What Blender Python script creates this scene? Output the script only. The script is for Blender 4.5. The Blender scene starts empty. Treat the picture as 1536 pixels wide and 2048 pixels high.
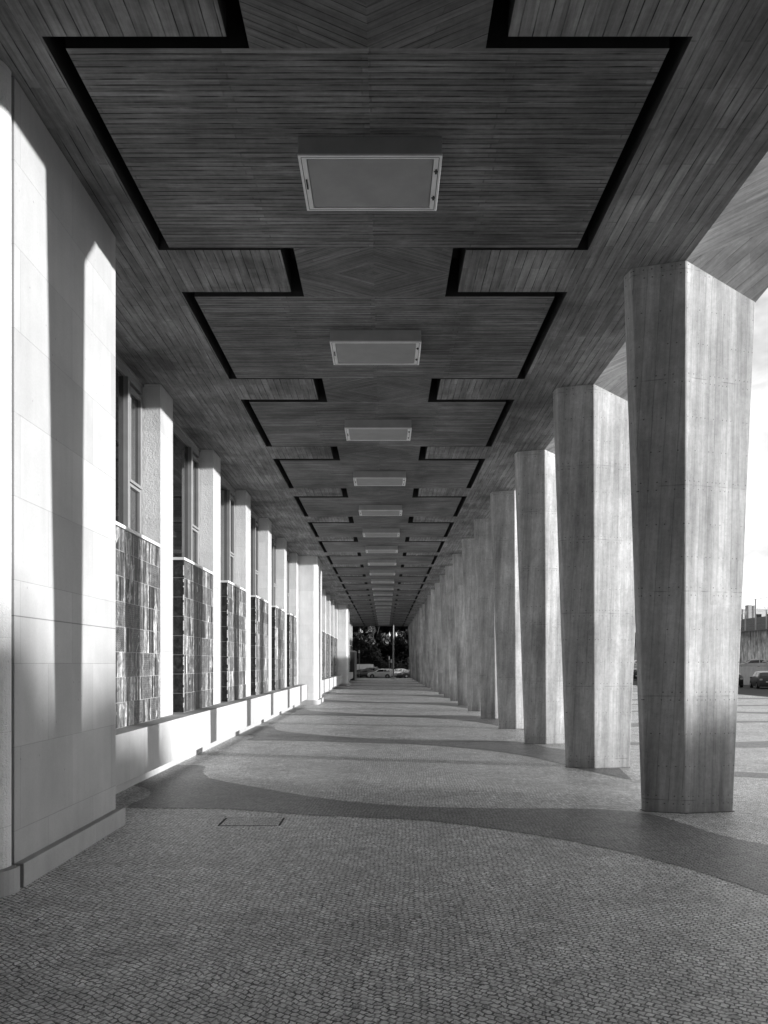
import bpy, bmesh, math, random
from mathutils import Vector, Matrix
R_ = math.radians
SC = bpy.context.scene
COL = SC.collection
random.seed(7)

# ------------------------------------------------------------------ camera
cam_d = bpy.data.cameras.new("camera"); cam = bpy.data.objects.new("camera", cam_d)
COL.objects.link(cam); SC.camera = cam
EYE = 2.3
cam.location = (0, 0, EYE); cam.rotation_euler = (R_(90), 0, 0)
cam_d.sensor_fit = 'VERTICAL'; cam_d.sensor_height = 36.0
cam_d.lens = 1450 / 2048 * 36.0
cam_d.shift_y = 303 / 2048; cam_d.shift_x = -2 / 2048
cam_d.clip_start = 0.05; cam_d.clip_end = 3000
# ------------------------------------------------------------------ world (black-and-white daylight)
SUN_EL, SUN_S = 3.15, 0.25                 # elevation; sideways drift of shadows along +Y per metre of -X
to_sun = Vector((1, -SUN_S, math.tan(R_(SUN_EL)) * math.hypot(1, SUN_S))).normalized()
W = bpy.data.worlds.new("World"); SC.world = W; W.use_nodes = True
wt = W.node_tree; wt.nodes.clear()
sky = wt.nodes.new('ShaderNodeTexSky'); sky.sky_type = 'NISHITA'; sky.sun_disc = False
sky.sun_elevation = R_(SUN_EL); sky.sun_rotation = math.atan2(to_sun.x, to_sun.y)
bw = wt.nodes.new('ShaderNodeRGBToBW'); wt.links.new(sky.outputs[0], bw.inputs[0])
tcw = wt.nodes.new('ShaderNodeTexCoord'); mpw = wt.nodes.new('ShaderNodeMapping')
mpw.inputs['Scale'].default_value = (2.2, 2.2, 4.5)
wt.links.new(tcw.outputs['Generated'], mpw.inputs[0])
nzw = wt.nodes.new('ShaderNodeTexNoise'); nzw.inputs['Scale'].default_value = 1.6; nzw.inputs['Detail'].default_value = 9
nzw.inputs['Distortion'].default_value = 0.35
wt.links.new(mpw.outputs[0], nzw.inputs[0])
crw = wt.nodes.new('ShaderNodeMapRange'); crw.inputs[1].default_value = 0.30; crw.inputs[2].default_value = 0.50
wt.links.new(nzw.outputs[0], crw.inputs[0])
dpw = wt.nodes.new('ShaderNodeVectorMath'); dpw.operation = 'DOT_PRODUCT'
wt.links.new(tcw.outputs['Generated'], dpw.inputs[0]); dpw.inputs[1].default_value = Vector((.42, .86, .22)).normalized()
dmw = wt.nodes.new('ShaderNodeMapRange'); dmw.interpolation_type = 'SMOOTHSTEP'
wt.links.new(dpw.outputs['Value'], dmw.inputs[0]); dmw.inputs[1].default_value = .45; dmw.inputs[2].default_value = .9
dmw.inputs[3].default_value = .12; dmw.inputs[4].default_value = 1
mmw = wt.nodes.new('ShaderNodeMath'); mmw.operation = 'MULTIPLY'
wt.links.new(crw.outputs[0], mmw.inputs[0]); wt.links.new(dmw.outputs[0], mmw.inputs[1])
mxw = wt.nodes.new('ShaderNodeMix'); mxw.data_type = 'FLOAT'
wt.links.new(mmw.outputs[0], mxw.inputs[0]); wt.links.new(bw.outputs[0], mxw.inputs[2])
CLOUD = 9.0
n2w = wt.nodes.new('ShaderNodeTexNoise'); n2w.inputs['Scale'].default_value = 3.2; n2w.inputs['Detail'].default_value = 8; n2w.inputs['Distortion'].default_value = .6
wt.links.new(mpw.outputs[0], n2w.inputs[0])
c2w = wt.nodes.new('ShaderNodeMapRange'); wt.links.new(n2w.outputs[0], c2w.inputs[0])
for i_, v_ in ((1,.38),(2,.6),(3,CLOUD*.62),(4,CLOUD*1.04)): c2w.inputs[i_].default_value = v_
wt.links.new(c2w.outputs[0], mxw.inputs[3])
sxw = wt.nodes.new('ShaderNodeSeparateXYZ'); wt.links.new(tcw.outputs['Generated'], sxw.inputs[0])
def mr_(sock, a, b, c, d):
    q = wt.nodes.new('ShaderNodeMapRange'); q.interpolation_type = 'SMOOTHSTEP'; wt.links.new(sock, q.inputs[0])
    for k_, v_ in enumerate((a, b, c, d)): q.inputs[k_+1].default_value = v_
    return q.outputs[0]
def mm_(op, a, b):
    q = wt.nodes.new('ShaderNodeMath'); q.operation = op; wt.links.new(a, q.inputs[0])
    if isinstance(b, float): q.inputs[1].default_value = b
    else: wt.links.new(b, q.inputs[1])
    return q.outputs[0]
GLOW = 30.0
high = mm_('MULTIPLY', mr_(sxw.outputs[2], .45, .8, 0, 1), 4.5)
glow = mm_('MULTIPLY', mm_('MULTIPLY', mr_(sxw.outputs[2], .30, .02, 0, 1), mr_(sxw.outputs[0], .50, .85, 0, 1)), GLOW)
bgw = wt.nodes.new('ShaderNodeBackground'); bgw.inputs[1].default_value = 0.105
wt.links.new(mm_('ADD', mm_('ADD', mxw.outputs[0], glow), high), bgw.inputs[0])
wo = wt.nodes.new('ShaderNodeOutputWorld'); wt.links.new(bgw.outputs[0], wo.inputs[0])
# ------------------------------------------------------------------ sun
sd = bpy.data.lights.new("sun", 'SUN'); sd.energy = 5.0; sd.angle = R_(0.53); sd.color = (1, 1, 1)
so = bpy.data.objects.new("sun", sd); COL.objects.link(so)
so.rotation_euler = to_sun.to_track_quat('Z', 'Y').to_euler(); so.location = (60, -20, 40)
# ------------------------------------------------------------------ exposure
vs = SC.view_settings; vs.view_transform = 'Standard'; vs.look = 'None'; vs.exposure = 0.40; vs.gamma = 1
SC.cycles.max_bounces = 10; SC.cycles.diffuse_bounces = 6

# ================================================================== helpers
class MB:
    def __init__(s): s.v = []; s.f = []; s.mi = []
    def poly(s, pts, m=0):
        b = len(s.v); s.v += [tuple(p) for p in pts]; s.f.append(tuple(range(b, b + len(pts)))); s.mi.append(m)
    def box(s, x0, x1, y0, y1, z0, z1, m=0, skip=''):
        b = len(s.v)
        s.v += [(x0,y0,z0),(x1,y0,z0),(x1,y1,z0),(x0,y1,z0),(x0,y0,z1),(x1,y0,z1),(x1,y1,z1),(x0,y1,z1)]
        F = {'b':(0,3,2,1),'t':(4,5,6,7),'f':(0,1,5,4),'r':(1,2,6,5),'k':(2,3,7,6),'l':(3,0,4,7)}
        for k, q in F.items():
            if k in skip: continue
            s.f.append(tuple(b + i for i in q)); s.mi.append(m)
        return s
    def prism(s, ring, z0, z1, m=0):
        n = len(ring); b = len(s.v)
        s.v += [(x, y, z0) for x, y in ring] + [(x, y, z1) for x, y in ring]
        for i in range(n):
            j = (i + 1) % n; s.f.append((b+i, b+j, b+n+j, b+n+i)); s.mi.append(m)
        s.f.append(tuple(b + n + i for i in range(n))); s.mi.append(m)
        s.f.append(tuple(b + i for i in reversed(range(n)))); s.mi.append(m)
        return s
    def tube(s, p, q, r0, r1=None, n=10, m=0):
        r1 = r0 if r1 is None else r1
        p = Vector(p); q = Vector(q); d = (q - p).normalized()
        a = d.orthogonal().normalized(); c = d.cross(a); b = len(s.v)
        for (o, r) in ((p, r0), (q, r1)):
            for i in range(n):
                t = 2 * math.pi * i / n; s.v.append(tuple(o + a * math.cos(t) * r + c * math.sin(t) * r))
        for i in range(n):
            j = (i + 1) % n; s.f.append((b+i, b+j, b+n+j, b+n+i)); s.mi.append(m)
        s.f.append(tuple(b + n + i for i in range(n))); s.mi.append(m)
        s.f.append(tuple(b + i for i in reversed(range(n)))); s.mi.append(m)
        return s
    def build(s, name, mats, parent=None, bevel=0, smooth=False, fix=True):
        me = bpy.data.meshes.new(name); me.from_pydata(s.v, [], s.f)
        if not isinstance(mats, (list, tuple)): mats = [mats]
        for m in mats: me.materials.append(m)
        for p, i in zip(me.polygons, s.mi): p.material_index = i; p.use_smooth = smooth
        if fix:
            bm = bmesh.new(); bm.from_mesh(me); bmesh.ops.recalc_face_normals(bm, faces=bm.faces); bm.to_mesh(me); bm.free()
        o = bpy.data.objects.new(name, me); COL.objects.link(o)
        if parent is not None: o.parent = parent
        if bevel:
            md = o.modifiers.new("bevel", 'BEVEL'); md.width = bevel; md.segments = 2; md.limit_method = 'ANGLE'; md.angle_limit = R_(40)
        return o

def tag(o, label=None, cat=None, group=None, kind=None):
    if label: o['label'] = label
    if cat: o['category'] = cat
    if group: o['group'] = group
    if kind: o['kind'] = kind
    return o
def empty(name, loc=(0,0,0), rz=0):
    o = bpy.data.objects.new(name, None); COL.objects.link(o); o.location = loc; o.rotation_euler = (0, 0, rz); o.empty_display_size = .2
    return o
KIDS = {}
def kids(o):
    return [c for c in bpy.data.objects if c.parent == o]
def copy_tree(o, parent=None):
    c = o.copy(); COL.objects.link(c)
    if parent is not None: c.parent = parent
    for ch in kids(o): copy_tree(ch, c)
    return c
ORD = ['first','second','third','fourth','fifth','sixth','seventh','eighth','ninth','tenth','eleventh','twelfth','thirteenth','fourteenth',
       'fifteenth','sixteenth','seventeenth','eighteenth','nineteenth','twentieth','twenty-first','twenty-second','twenty-third','twenty-fourth','twenty-fifth']

# ---------------------------------------------------------------- node helper
class NT:
    def __init__(s, name):
        s.m = bpy.data.materials.new(name); s.m.use_nodes = True; s.t = s.m.node_tree; s.t.nodes.clear()
        s.out = s.t.nodes.new('ShaderNodeOutputMaterial'); s.b = s.t.nodes.new('ShaderNodeBsdfPrincipled')
        s.t.links.new(s.b.outputs[0], s.out.inputs[0])
        g = s.t.nodes.new('ShaderNodeNewGeometry'); s.pos = g.outputs['Position']
        sp = s.t.nodes.new('ShaderNodeSeparateXYZ'); s.t.links.new(s.pos, sp.inputs[0]); s.x, s.y, s.z = sp.outputs
        s.b.inputs['Roughness'].default_value = .85; s.b.inputs['Specular IOR Level'].default_value = .25
    def put(s, sock, v):
        if isinstance(v, bpy.types.NodeSocket): s.t.links.new(v, sock)
        elif v is not None: sock.default_value = v
    def math(s, op, a, b=None, c=None, clamp=False):
        n = s.t.nodes.new('ShaderNodeMath'); n.operation = op; n.use_clamp = clamp
        s.put(n.inputs[0], a); s.put(n.inputs[1], b); s.put(n.inputs[2], c); return n.outputs[0]
    def add(s, a, b): return s.math('ADD', a, b)
    def sub(s, a, b): return s.math('SUBTRACT', a, b)
    def mul(s, a, b): return s.math('MULTIPLY', a, b)
    def vec(s, x, y, z=0.0):
        n = s.t.nodes.new('ShaderNodeCombineXYZ'); s.put(n.inputs[0], x); s.put(n.inputs[1], y); s.put(n.inputs[2], z); return n.outputs[0]
    def noise(s, v, scale=1, detail=4, rough=.55, dist=0, out=0):
        n = s.t.nodes.new('ShaderNodeTexNoise'); s.put(n.inputs['Vector'], v); n.inputs['Scale'].default_value = scale
        n.inputs['Detail'].default_value = detail; n.inputs['Roughness'].default_value = rough; n.inputs['Distortion'].default_value = dist
        return n.outputs[out]
    def vor(s, v, scale=1, feature='F1', out='Distance', rnd=1.0):
        n = s.t.nodes.new('ShaderNodeTexVoronoi'); n.feature = feature; s.put(n.inputs['Vector'], v); n.inputs['Scale'].default_value = scale
        n.inputs['Randomness'].default_value = rnd
        return n.outputs[out]
    def white(s, v):
        n = s.t.nodes.new('ShaderNodeTexWhiteNoise'); s.put(n.inputs['Vector'], v); return n.outputs['Value']
    def brick(s, v, w, h, mortar, offset=.5, freq=2, smooth=.1, squash=1.0):
        n = s.t.nodes.new('ShaderNodeTexBrick'); s.put(n.inputs['Vector'], v); n.inputs['Scale'].default_value = 1
        n.inputs['Brick Width'].default_value = w; n.inputs['Row Height'].default_value = h; n.inputs['Mortar Size'].default_value = mortar
        n.inputs['Mortar Smooth'].default_value = smooth; n.inputs['Bias'].default_value = 0
        n.offset = offset; n.offset_frequency = freq
        n.inputs['Color1'].default_value = (0,0,0,1); n.inputs['Color2'].default_value = (1,1,1,1); n.inputs['Mortar'].default_value = (.5,.5,.5,1)
        return n.outputs[0], n.outputs[1]
    def rng(s, v, a, b, c, d, clamp=True):
        n = s.t.nodes.new('ShaderNodeMapRange'); n.clamp = clamp; s.put(n.inputs[0], v)
        for i, q in enumerate((a, b, c, d)): n.inputs[i + 1].default_value = q
        return n.outputs[0]
    def mix(s, f, a, b):
        n = s.t.nodes.new('ShaderNodeMix'); n.data_type = 'FLOAT'; s.put(n.inputs[0], f); s.put(n.inputs[2], a); s.put(n.inputs[3], b); return n.outputs[0]
    def color(s, v):
        c = s.t.nodes.new('ShaderNodeCombineXYZ'); vv = s.math('MAXIMUM', v, .004)
        for i in range(3): s.put(c.inputs[i], vv)
        s.t.links.new(c.outputs[0], s.b.inputs['Base Color'])
    def bump(s, h, dist=.01, strength=1.0):
        n = s.t.nodes.new('ShaderNodeBump'); s.put(n.inputs['Height'], h); n.inputs['Distance'].default_value = dist
        n.inputs['Strength'].default_value = strength; s.t.links.new(n.outputs[0], s.b.inputs['Normal'])

def flat(name, v, rough=.5, spec=.5, metal=0, coat=0):
    n = NT(name)
    d = n.noise(n.pos, 3.0, 5); n.color(n.mul(n.rng(d, .3, .7, .88, 1.08), v))
    n.b.inputs['Roughness'].default_value = rough; n.b.inputs['Specular IOR Level'].default_value = spec
    n.b.inputs['Metallic'].default_value = metal; n.b.inputs['Coat Weight'].default_value = coat
    return n.m

def boards(name, mode, w, L, base, cx=-.17, gap=.005, contrast=.5, groove=.75, offset=.5, yc0=None, stain=1.0):
    """board-marked concrete: mode 'x' boards run along X, 'y' along Y, 'z' vertical, 'chev' nested chevrons, 'slope' skewed"""
    n = NT(name)
    wob = n.noise(n.pos, .9, 2)
    if mode == 'x':
        al, ac = n.sub(n.x, cx), n.add(n.y, n.mul(wob, .015))
    elif mode == 'y':
        al, ac = n.y, n.add(n.x, n.mul(wob, .02))
    elif mode == 'slope':
        al, ac = n.add(n.x, n.mul(n.y, -.55)), n.add(n.y, n.mul(n.x, .55))
    elif mode == 'z':
        al, ac = n.z, n.add(n.x, n.mul(n.y, .83))
    else:                                                  # chevrons, repeated per bay
        ax = n.math('ABSOLUTE', n.sub(n.x, cx))
        yy = n.sub(n.math('MODULO', n.add(n.sub(n.y, yc0), 4.778 * 10 + 2.389), 4.778), 2.389)
        al, ac = n.add(ax, n.mul(yy, .3)), n.add(n.math('ABSOLUTE', yy), n.mul(ax, .5))
    v = n.vec(n.add(al, 200.0), n.add(ac, 200.0))
    c, f = n.brick(v, L, w, gap*(.4 if mode == 'z' else 1), offset, 2, .15)
    sep = n.t.nodes.new('ShaderNodeSeparateColor'); n.t.links.new(c, sep.inputs[0]); rnd = sep.outputs[0]
    row = n.math('FLOOR', n.math('DIVIDE', n.add(ac, 200.0), w))
    rr = n.white(n.vec(row, 3.3))
    al = n.add(al, n.mul(n.math('GREATER_THAN', n.x, cx), 37.0)) if mode in ('chev', 'x') else al
    if mode == 'chev': al = n.add(al, n.mul(n.math('FLOOR', n.math('DIVIDE', n.y, 2.389)), 11.7))
    sf = {'z': 30, 'y': 15, 'slope': 12}.get(mode, 26)
    streak = n.noise(n.vec(n.mul(al, 1.6 if mode == 'z' else 1.1), n.mul(ac, sf), n.mul(rr, 7)), 1, 8, .68)
    streak2 = n.noise(n.vec(n.mul(al, .35), n.mul(ac, 7), 4), 1, 5, .6)
    fr = n.math('FRACT', n.math('DIVIDE', n.add(ac, 200.0), w))
    lf = n.rng(n.mul(n.math('MINIMUM', fr, n.sub(1.0, fr)), w), gap*.35, gap*.85, 1, 0)
    f = n.math('MAXIMUM', lf, n.mul(f, .3))
    blot = n.noise(n.pos, .55, 6, .6, .4)
    fine = n.noise(n.pos, 14, 6, .65)
    k = n.rng(streak, .3, .72, 1 - contrast, 1 + contrast)
    k = n.mul(k, n.rng(streak2, .3, .7, 1 - .45 * contrast, 1 + .5 * contrast))
    k = n.mul(k, n.rng(rnd, 0, 1, 1 - .45 * contrast, 1 + .45 * contrast))
    k = n.mul(k, n.rng(blot, .32, .68, 1 - .42 * stain, 1 + .42 * stain))
    k = n.mul(k, n.rng(fine, .25, .75, .86, 1.14))
    gm = n.rng(n.noise(n.vec(n.mul(al, 2.2), n.mul(ac, 12), 1), 1, 4), .38, .58, .05, 1)
    gf = n.mul(n.mul(f, gm), groove)
    k = n.mul(k, n.sub(1.0, gf))
    if mode == 'z':
        pore = n.noise(n.pos, 55, 3, .7); k = n.mul(k, n.rng(pore, .6, .72, 1, .55))
        pat = n.noise(n.vec(n.mul(n.x, 1.4), n.mul(n.y, 1.4), n.mul(n.z, .7)), 1.6, 8, .72, .7); k = n.mul(k, n.rng(pat, .32, .68, .82, 1.13))
        # vertical run-down stains, tie holes and pour joints
        foot = n.rng(n.add(n.z, n.mul(n.noise(n.vec(n.mul(ac, 4), n.mul(n.z, .8), 6.0), 1, 6, .7), 1.4)), .6, 1.5, .74, 1); k = n.mul(k, foot)
        run = n.noise(n.vec(n.mul(n.add(n.x, n.mul(n.y, .7)), 3.2), n.mul(n.add(n.y, n.x), .2), n.mul(n.z, .22)), 1, 6, .6)
        k = n.mul(k, n.rng(run, .34, .66, .66, 1.3))
        zz = n.math('MODULO', n.add(n.z, 30.3), 1.6)
        seam = n.rng(n.math('ABSOLUTE', n.sub(zz, .1)), .004, .011, 1, 0)
        sn = n.rng(n.noise(n.vec(n.mul(ac, 3), n.math('FLOOR', n.math('DIVIDE', n.add(n.z, 30.3), 1.6)), 2), 1, 2), .46, .56, 0, 1)
        k = n.mul(k, n.sub(1.0, n.mul(n.mul(seam, sn), .34)))
        lvl = n.white(n.vec(n.math('FLOOR', n.math('DIVIDE', n.add(n.z, 30.2), 1.6)), n.math('FLOOR', n.math('DIVIDE', n.add(ac, 100), .42))))
        k = n.mul(k, n.rng(lvl, 0, 1, .93, 1.06))
        cu = n.math('DIVIDE', n.add(ac, 90), .095); ci = n.math('FLOOR', cu); cf = n.math('FRACT', cu)
        for ri, (zr, pr) in enumerate(((.04, .35), (.16, .3), (.62, .5), (1.12, .5))):
            rv = n.white(n.vec(ci, ri * 7.1, n.math('FLOOR', n.math('DIVIDE', n.add(n.z, 30.3), 1.6))))
            on = n.math('GREATER_THAN', rv, pr)
            dx = n.mul(n.sub(cf, n.add(.3, n.mul(rv, .4))), .095); dz = n.sub(zz, zr)
            dd = n.math('SQRT', n.add(n.mul(dx, dx), n.mul(dz, dz)))
            dot = n.mul(n.rng(dd, .006, .011, 1, 0), on)
            k = n.mul(k, n.sub(1.0, n.mul(dot, .75)))
        oi = n.t.nodes.new('ShaderNodeObjectInfo'); k = n.mul(k, n.rng(oi.outputs['Random'], 0, 1, .70, 1.12))
    eff = n.rng(n.noise(n.vec(n.mul(al, 1.6), n.mul(ac, 9), 8.0), 1, 8, .75, .5), .56, .72, 1, 1.0 + contrast)
    eff2 = n.rng(n.noise(n.pos, .8, 4, .6), .45, .6, 0, 1)
    k = n.mul(k, n.mix(eff2, 1.0, eff))
    n.color(n.mul(k, base))
    h = n.add(n.mul(f, -1.0), n.add(n.mul(streak, .35), n.add(n.mul(rnd, .35), n.mul(fine, .15))))
    n.bump(h, .006, .8)
    n.b.inputs['Roughness'].default_value = .72
    n.b.inputs['Specular IOR Level'].default_value = .3
    return n.m

def stone(name, base, rough_tool=False, joints=True, sl=1.25, sh=.86, pits=True):
    n = NT(name)
    u = n.add(n.x, n.y)
    c, f = n.brick(n.vec(n.add(u, 100.0), n.add(n.z, 100.04)), sl, sh, .0035, .5, 2, .1)
    sep = n.t.nodes.new('ShaderNodeSeparateColor'); n.t.links.new(c, sep.inputs[0]); rnd = sep.outputs[0]
    blot = n.noise(n.pos, 1.1, 6, .6, .3); fine = n.noise(n.pos, 45, 5, .7)
    run = n.noise(n.vec(n.mul(u, 4.5), 0.0, n.mul(n.z, .35)), 1, 5)
    k = n.mul(n.rng(blot, .3, .7, .88, 1.06), n.rng(rnd, 0, 1, .91, 1.05))
    gr = n.rng(n.add(n.z, n.mul(n.noise(n.vec(n.mul(u, 2.5), n.z, 0.0), 1, 6, .7), 1.1)), .45, 1.1, .86, 1); k = n.mul(k, gr)
    k = n.mul(k, n.rng(run, .3, .7, .94, 1.04)); k = n.mul(k, n.rng(fine, .3, .7, .95, 1.04))
    if pits:
        pv = n.vor(n.vec(n.mul(n.x, 1), n.mul(n.y, 1), n.mul(n.z, .8)), 9)
        pn = n.noise(n.pos, 2.5, 3)
        pm = n.mul(n.rng(pv, .05, .11, 1, 0), n.rng(pn, .55, .62, 0, 1)); k = n.mul(k, n.sub(1.0, n.mul(pm, .35)))
    if joints: k = n.mul(k, n.sub(1.0, n.mul(f, .2)))
    line = n.rng(n.math('ABSOLUTE', n.sub(n.z, 2.79)), .004, .009, 1, 0)
    if joints == 'strong': k = n.mul(k, n.sub(1.0, n.mul(line, .5)))
    n.color(n.mul(k, base))
    if rough_tool:
        a = n.noise(n.pos, 26, 6, .62, .8); b = n.noise(n.pos, 9, 3)
        n.bump(n.add(a, n.mul(b, .5)), .016, .9)
    else:
        n.bump(n.add(n.mul(fine, .5), n.mul(f, -1.0 if joints else 0.0)), .002, .8)
    n.b.inputs['Roughness'].default_value = .8
    return n.m

def cobbles(name, base, rot=-33):
    n = NT(name)
    a = R_(rot); warp = n.noise(n.pos, .35, 2); warp2 = n.noise(n.vec(n.add(n.x, 40), n.y, 0.0), .5, 2)
    wsm = n.noise(n.pos, 8, 3); wsm2 = n.noise(n.vec(n.add(n.x, 17), n.y, 0.0), 8, 3)
    X = n.add(n.add(n.x, n.mul(warp, .35)), n.mul(wsm, .085)); Y = n.add(n.add(n.y, n.mul(warp2, .35)), n.mul(wsm2, .085))
    u = n.add(n.mul(X, math.cos(a)), n.mul(Y, math.sin(a))); v = n.add(n.mul(X, -math.sin(a)), n.mul(Y, math.cos(a)))
    c, f = n.brick(n.vec(n.add(u, 300.0), n.add(v, 300.0)), .060, .050, .0072, .5, 2, .4)
    sep = n.t.nodes.new('ShaderNodeSeparateColor'); n.t.links.new(c, sep.inputs[0]); rnd = sep.outputs[0]
    big = n.noise(n.pos, .35, 5, .6); med = n.noise(n.pos, 2.2, 5, .65, .5); fine = n.noise(n.pos, 60, 4, .7)
    k = n.mul(n.rng(rnd, 0, 1, .84, 1.14), n.rng(big, .3, .7, .82, 1.14))
    k = n.mul(k, n.rng(med, .3, .7, .8, 1.16)); k = n.mul(k, n.rng(fine, .3, .7, .85, 1.12))
    gr1 = n.noise(n.vec(n.x, n.mul(n.y, .55), 1.0), 13, 3, .7); k = n.mul(k, n.rng(gr1, .32, .68, .72, 1.26))
    gr2 = n.noise(n.vec(n.x, n.mul(n.y, .4), 5.0), 26, 2, .6); k = n.mul(k, n.rng(gr2, .56, .68, 1, .45))
    st_ = n.rng(n.noise(n.vec(n.mul(n.x, .8), n.mul(n.y, .8), 3.0), 1.3, 7, .7), .52, .7, 1, .72); k = n.mul(k, st_)
    gum = n.vor(n.vec(n.x, n.y, 0.0), 1.7); k = n.mul(k, n.rng(gum, .03, .05, .62, 1))
    dirt = n.rng(n.noise(n.pos, 11, 3), .36, .58, .5, 1)
    k = n.mul(k, n.sub(1.0, n.mul(n.mul(f, dirt), .93)))
    n.color(n.mul(k, base))
    tilt = n.noise(n.vec(n.math('FLOOR', n.math('DIVIDE', n.add(u, 300.0), .060)), n.math('FLOOR', n.math('DIVIDE', n.add(v, 300.0), .050))), 3.3, 1)
    n.bump(n.add(n.add(n.mul(f, -1.0), n.mul(tilt, 1.0)), n.mul(n.noise(n.pos, 30, 3), .7)), .011, .8)
    n.b.inputs['Roughness'].default_value = .46
    n.b.inputs['Specular IOR Level'].default_value = .7
    return n.m

def tiles(name, dark=False):
    n = NT(name)
    u = n.add(n.y, n.x)
    zz = n.sub(n.z, 1.14)
    c, f = n.brick(n.vec(n.add(u, 100.0), n.add(zz, .456 * 40)), .5, .456, .0045, 0, 2, .1)
    ru = n.math('FLOOR', n.math('DIVIDE', n.add(u, 100.0), .5)); rz = n.math('FLOOR', n.math('DIVIDE', zz, .456))
    t1 = n.white(n.vec(ru, rz, 1.0)); t2 = n.white(n.vec(ru, rz, 2.0)); t3 = n.white(n.vec(ru, 5.0, 3.0))
    # vertical strips of glaze, their width and tone change from tile column to tile column
    st = n.white(n.vec(n.math('FLOOR', n.add(n.mul(u, 13.0), n.mul(n.noise(n.vec(n.mul(u, 3.0), 0.0, n.math('FLOOR', n.math('DIVIDE', zz, .456))), 1, 1), 5.0))), 1.5, n.math('FLOOR', n.mul(zz, .73))))
    st2 = n.noise(n.vec(n.mul(u, 19), n.mul(zz, 1.1), n.mul(t1, 5)), 1, 6, .65, .6)
    st3 = n.noise(n.vec(n.mul(u, 7), n.mul(zz, .9), 9.0), 1, 5, .7, 1.2)
    k = n.mul(n.rng(st, 0, 1, .3, 1.8), n.rng(st2, .3, .68, .2, 2.0))
    k = n.mul(k, n.rng(t1, 0, 1, .84, 1.16)); k = n.mul(k, n.rng(t3, 0, 1, .75, 1.25))
    k = n.mul(k, n.rng(st3, .35, .65, .6, 1.45))
    # zigzag and scallop stamps on a few tiles
    zig = n.math('SINE', n.add(n.mul(zz, 160.0), n.mul(n.math('PINGPONG', u, .055), 150.0)))
    zig = n.rng(zig, -.2, .2, .45, 1.45); k = n.mix(n.math('GREATER_THAN', t2, .84), k, n.mul(zig, .95))
    sc = n.math('SINE', n.mul(zz, 70.0)); sc2 = n.math('SINE', n.mul(u, 90.0))
    sc = n.rng(n.mul(sc, sc2), .1, .4, 1.3, .55)
    k = n.mix(n.mul(n.math('LESS_THAN', t2, .12), .8), k, n.mul(sc, .9))
    leaf = n.rng(n.noise(n.vec(n.mul(u, 2.4), n.mul(zz, 1.0), 5.0), 1, 3, .6, 1.4), .63, .65, 0, 1)
    k = n.mix(n.mul(leaf, .8), k, 2.3)
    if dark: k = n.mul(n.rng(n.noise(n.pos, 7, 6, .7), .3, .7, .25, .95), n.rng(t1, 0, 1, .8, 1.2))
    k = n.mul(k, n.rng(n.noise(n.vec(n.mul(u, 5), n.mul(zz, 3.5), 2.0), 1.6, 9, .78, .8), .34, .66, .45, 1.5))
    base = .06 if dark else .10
    n.color(n.mix(f, n.mul(n.math('POWER', k, 1.7), base), .36))
    n.bump(n.add(n.mul(f, -1.0), n.mul(st2, .3)), .004, .6)
    n.b.inputs['Roughness'].default_value = .5; n.b.inputs['Specular IOR Level'].default_value = .5
    return n.m

M = {}
M['coffer'] = boards('concrete_coffer_boards', 'x', .077, 1.46, .17, gap=.011, contrast=.48, groove=.95, offset=.06)
M['neck'] = boards('concrete_chevron_boards', 'chev', .085, 1.6, .14, gap=.006, contrast=.36, groove=.75, yc0=11.136)
M['side'] = boards('concrete_long_boards', 'y', .135, 1.15, .205, gap=.009, contrast=.42, groove=.92, stain=1.35)
M['edge'] = boards('concrete_edge_boards', 'slope', .14, 1.5, .27, gap=.005, contrast=.3, groove=.6)
M['column'] = boards('concrete_column_boards', 'z', .14, 3.2, .52, gap=.004, contrast=.15, groove=.35, stain=.55)
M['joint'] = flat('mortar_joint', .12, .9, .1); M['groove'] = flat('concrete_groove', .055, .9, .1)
M['stone'] = stone('limestone', .45, joints='strong'); M['stone_low'] = stone('limestone_low_wall', .47, sl=2.4, sh=3.0)
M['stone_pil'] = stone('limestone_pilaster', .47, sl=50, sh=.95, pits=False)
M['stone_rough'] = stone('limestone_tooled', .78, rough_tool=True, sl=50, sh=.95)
M['cobble'] = cobbles('cobbles_light', .79); M['cobble_dark'] = cobbles('cobbles_dark', .29)
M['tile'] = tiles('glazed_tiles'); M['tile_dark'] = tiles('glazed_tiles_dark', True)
M['cap'] = flat('white_cap', .8, .5); M['alu'] = flat('anodised_frame', .26, .4, .5); M['steel'] = flat('grey_metal', .2, .5)
M['lampbox'] = flat('lamp_housing', .42, .5); M['lampframe'] = flat('lamp_frame', .9, .45); M['diffuser'] = flat('lamp_diffuser', .33, .35)
M['black'] = flat('black_rubber', .02, .7); M['dark'] = flat('dark_panel', .045, .5)
M['glass'] = NT('window_glass').m
_g = M['glass'].node_tree.nodes['Principled BSDF'] if 'Principled BSDF' in M['glass'].node_tree.nodes else None
_g.inputs['Base Color'].default_value = (.02,.02,.02,1); _g.inputs['Roughness'].default_value = .03; _g.inputs['IOR'].default_value = 2.4; _g.inputs['Specular IOR Level'].default_value = .6
M['carglass'] = flat('car_glass', .015, .06, .8)
M['asphalt'] = flat('asphalt', .045, .9, .2); M['kerb'] = flat('kerb_stone', .45, .8)
M['wallpaint'] = flat('plaster', .6, .8); M['darkwall'] = flat('facade_back', .3, .8)

# ================================================================== layout constants
P = 4.778; ZC = 8.31; CX = -.17
B0, B1 = -4, 23                                            # bays behind the camera .. far end
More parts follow.
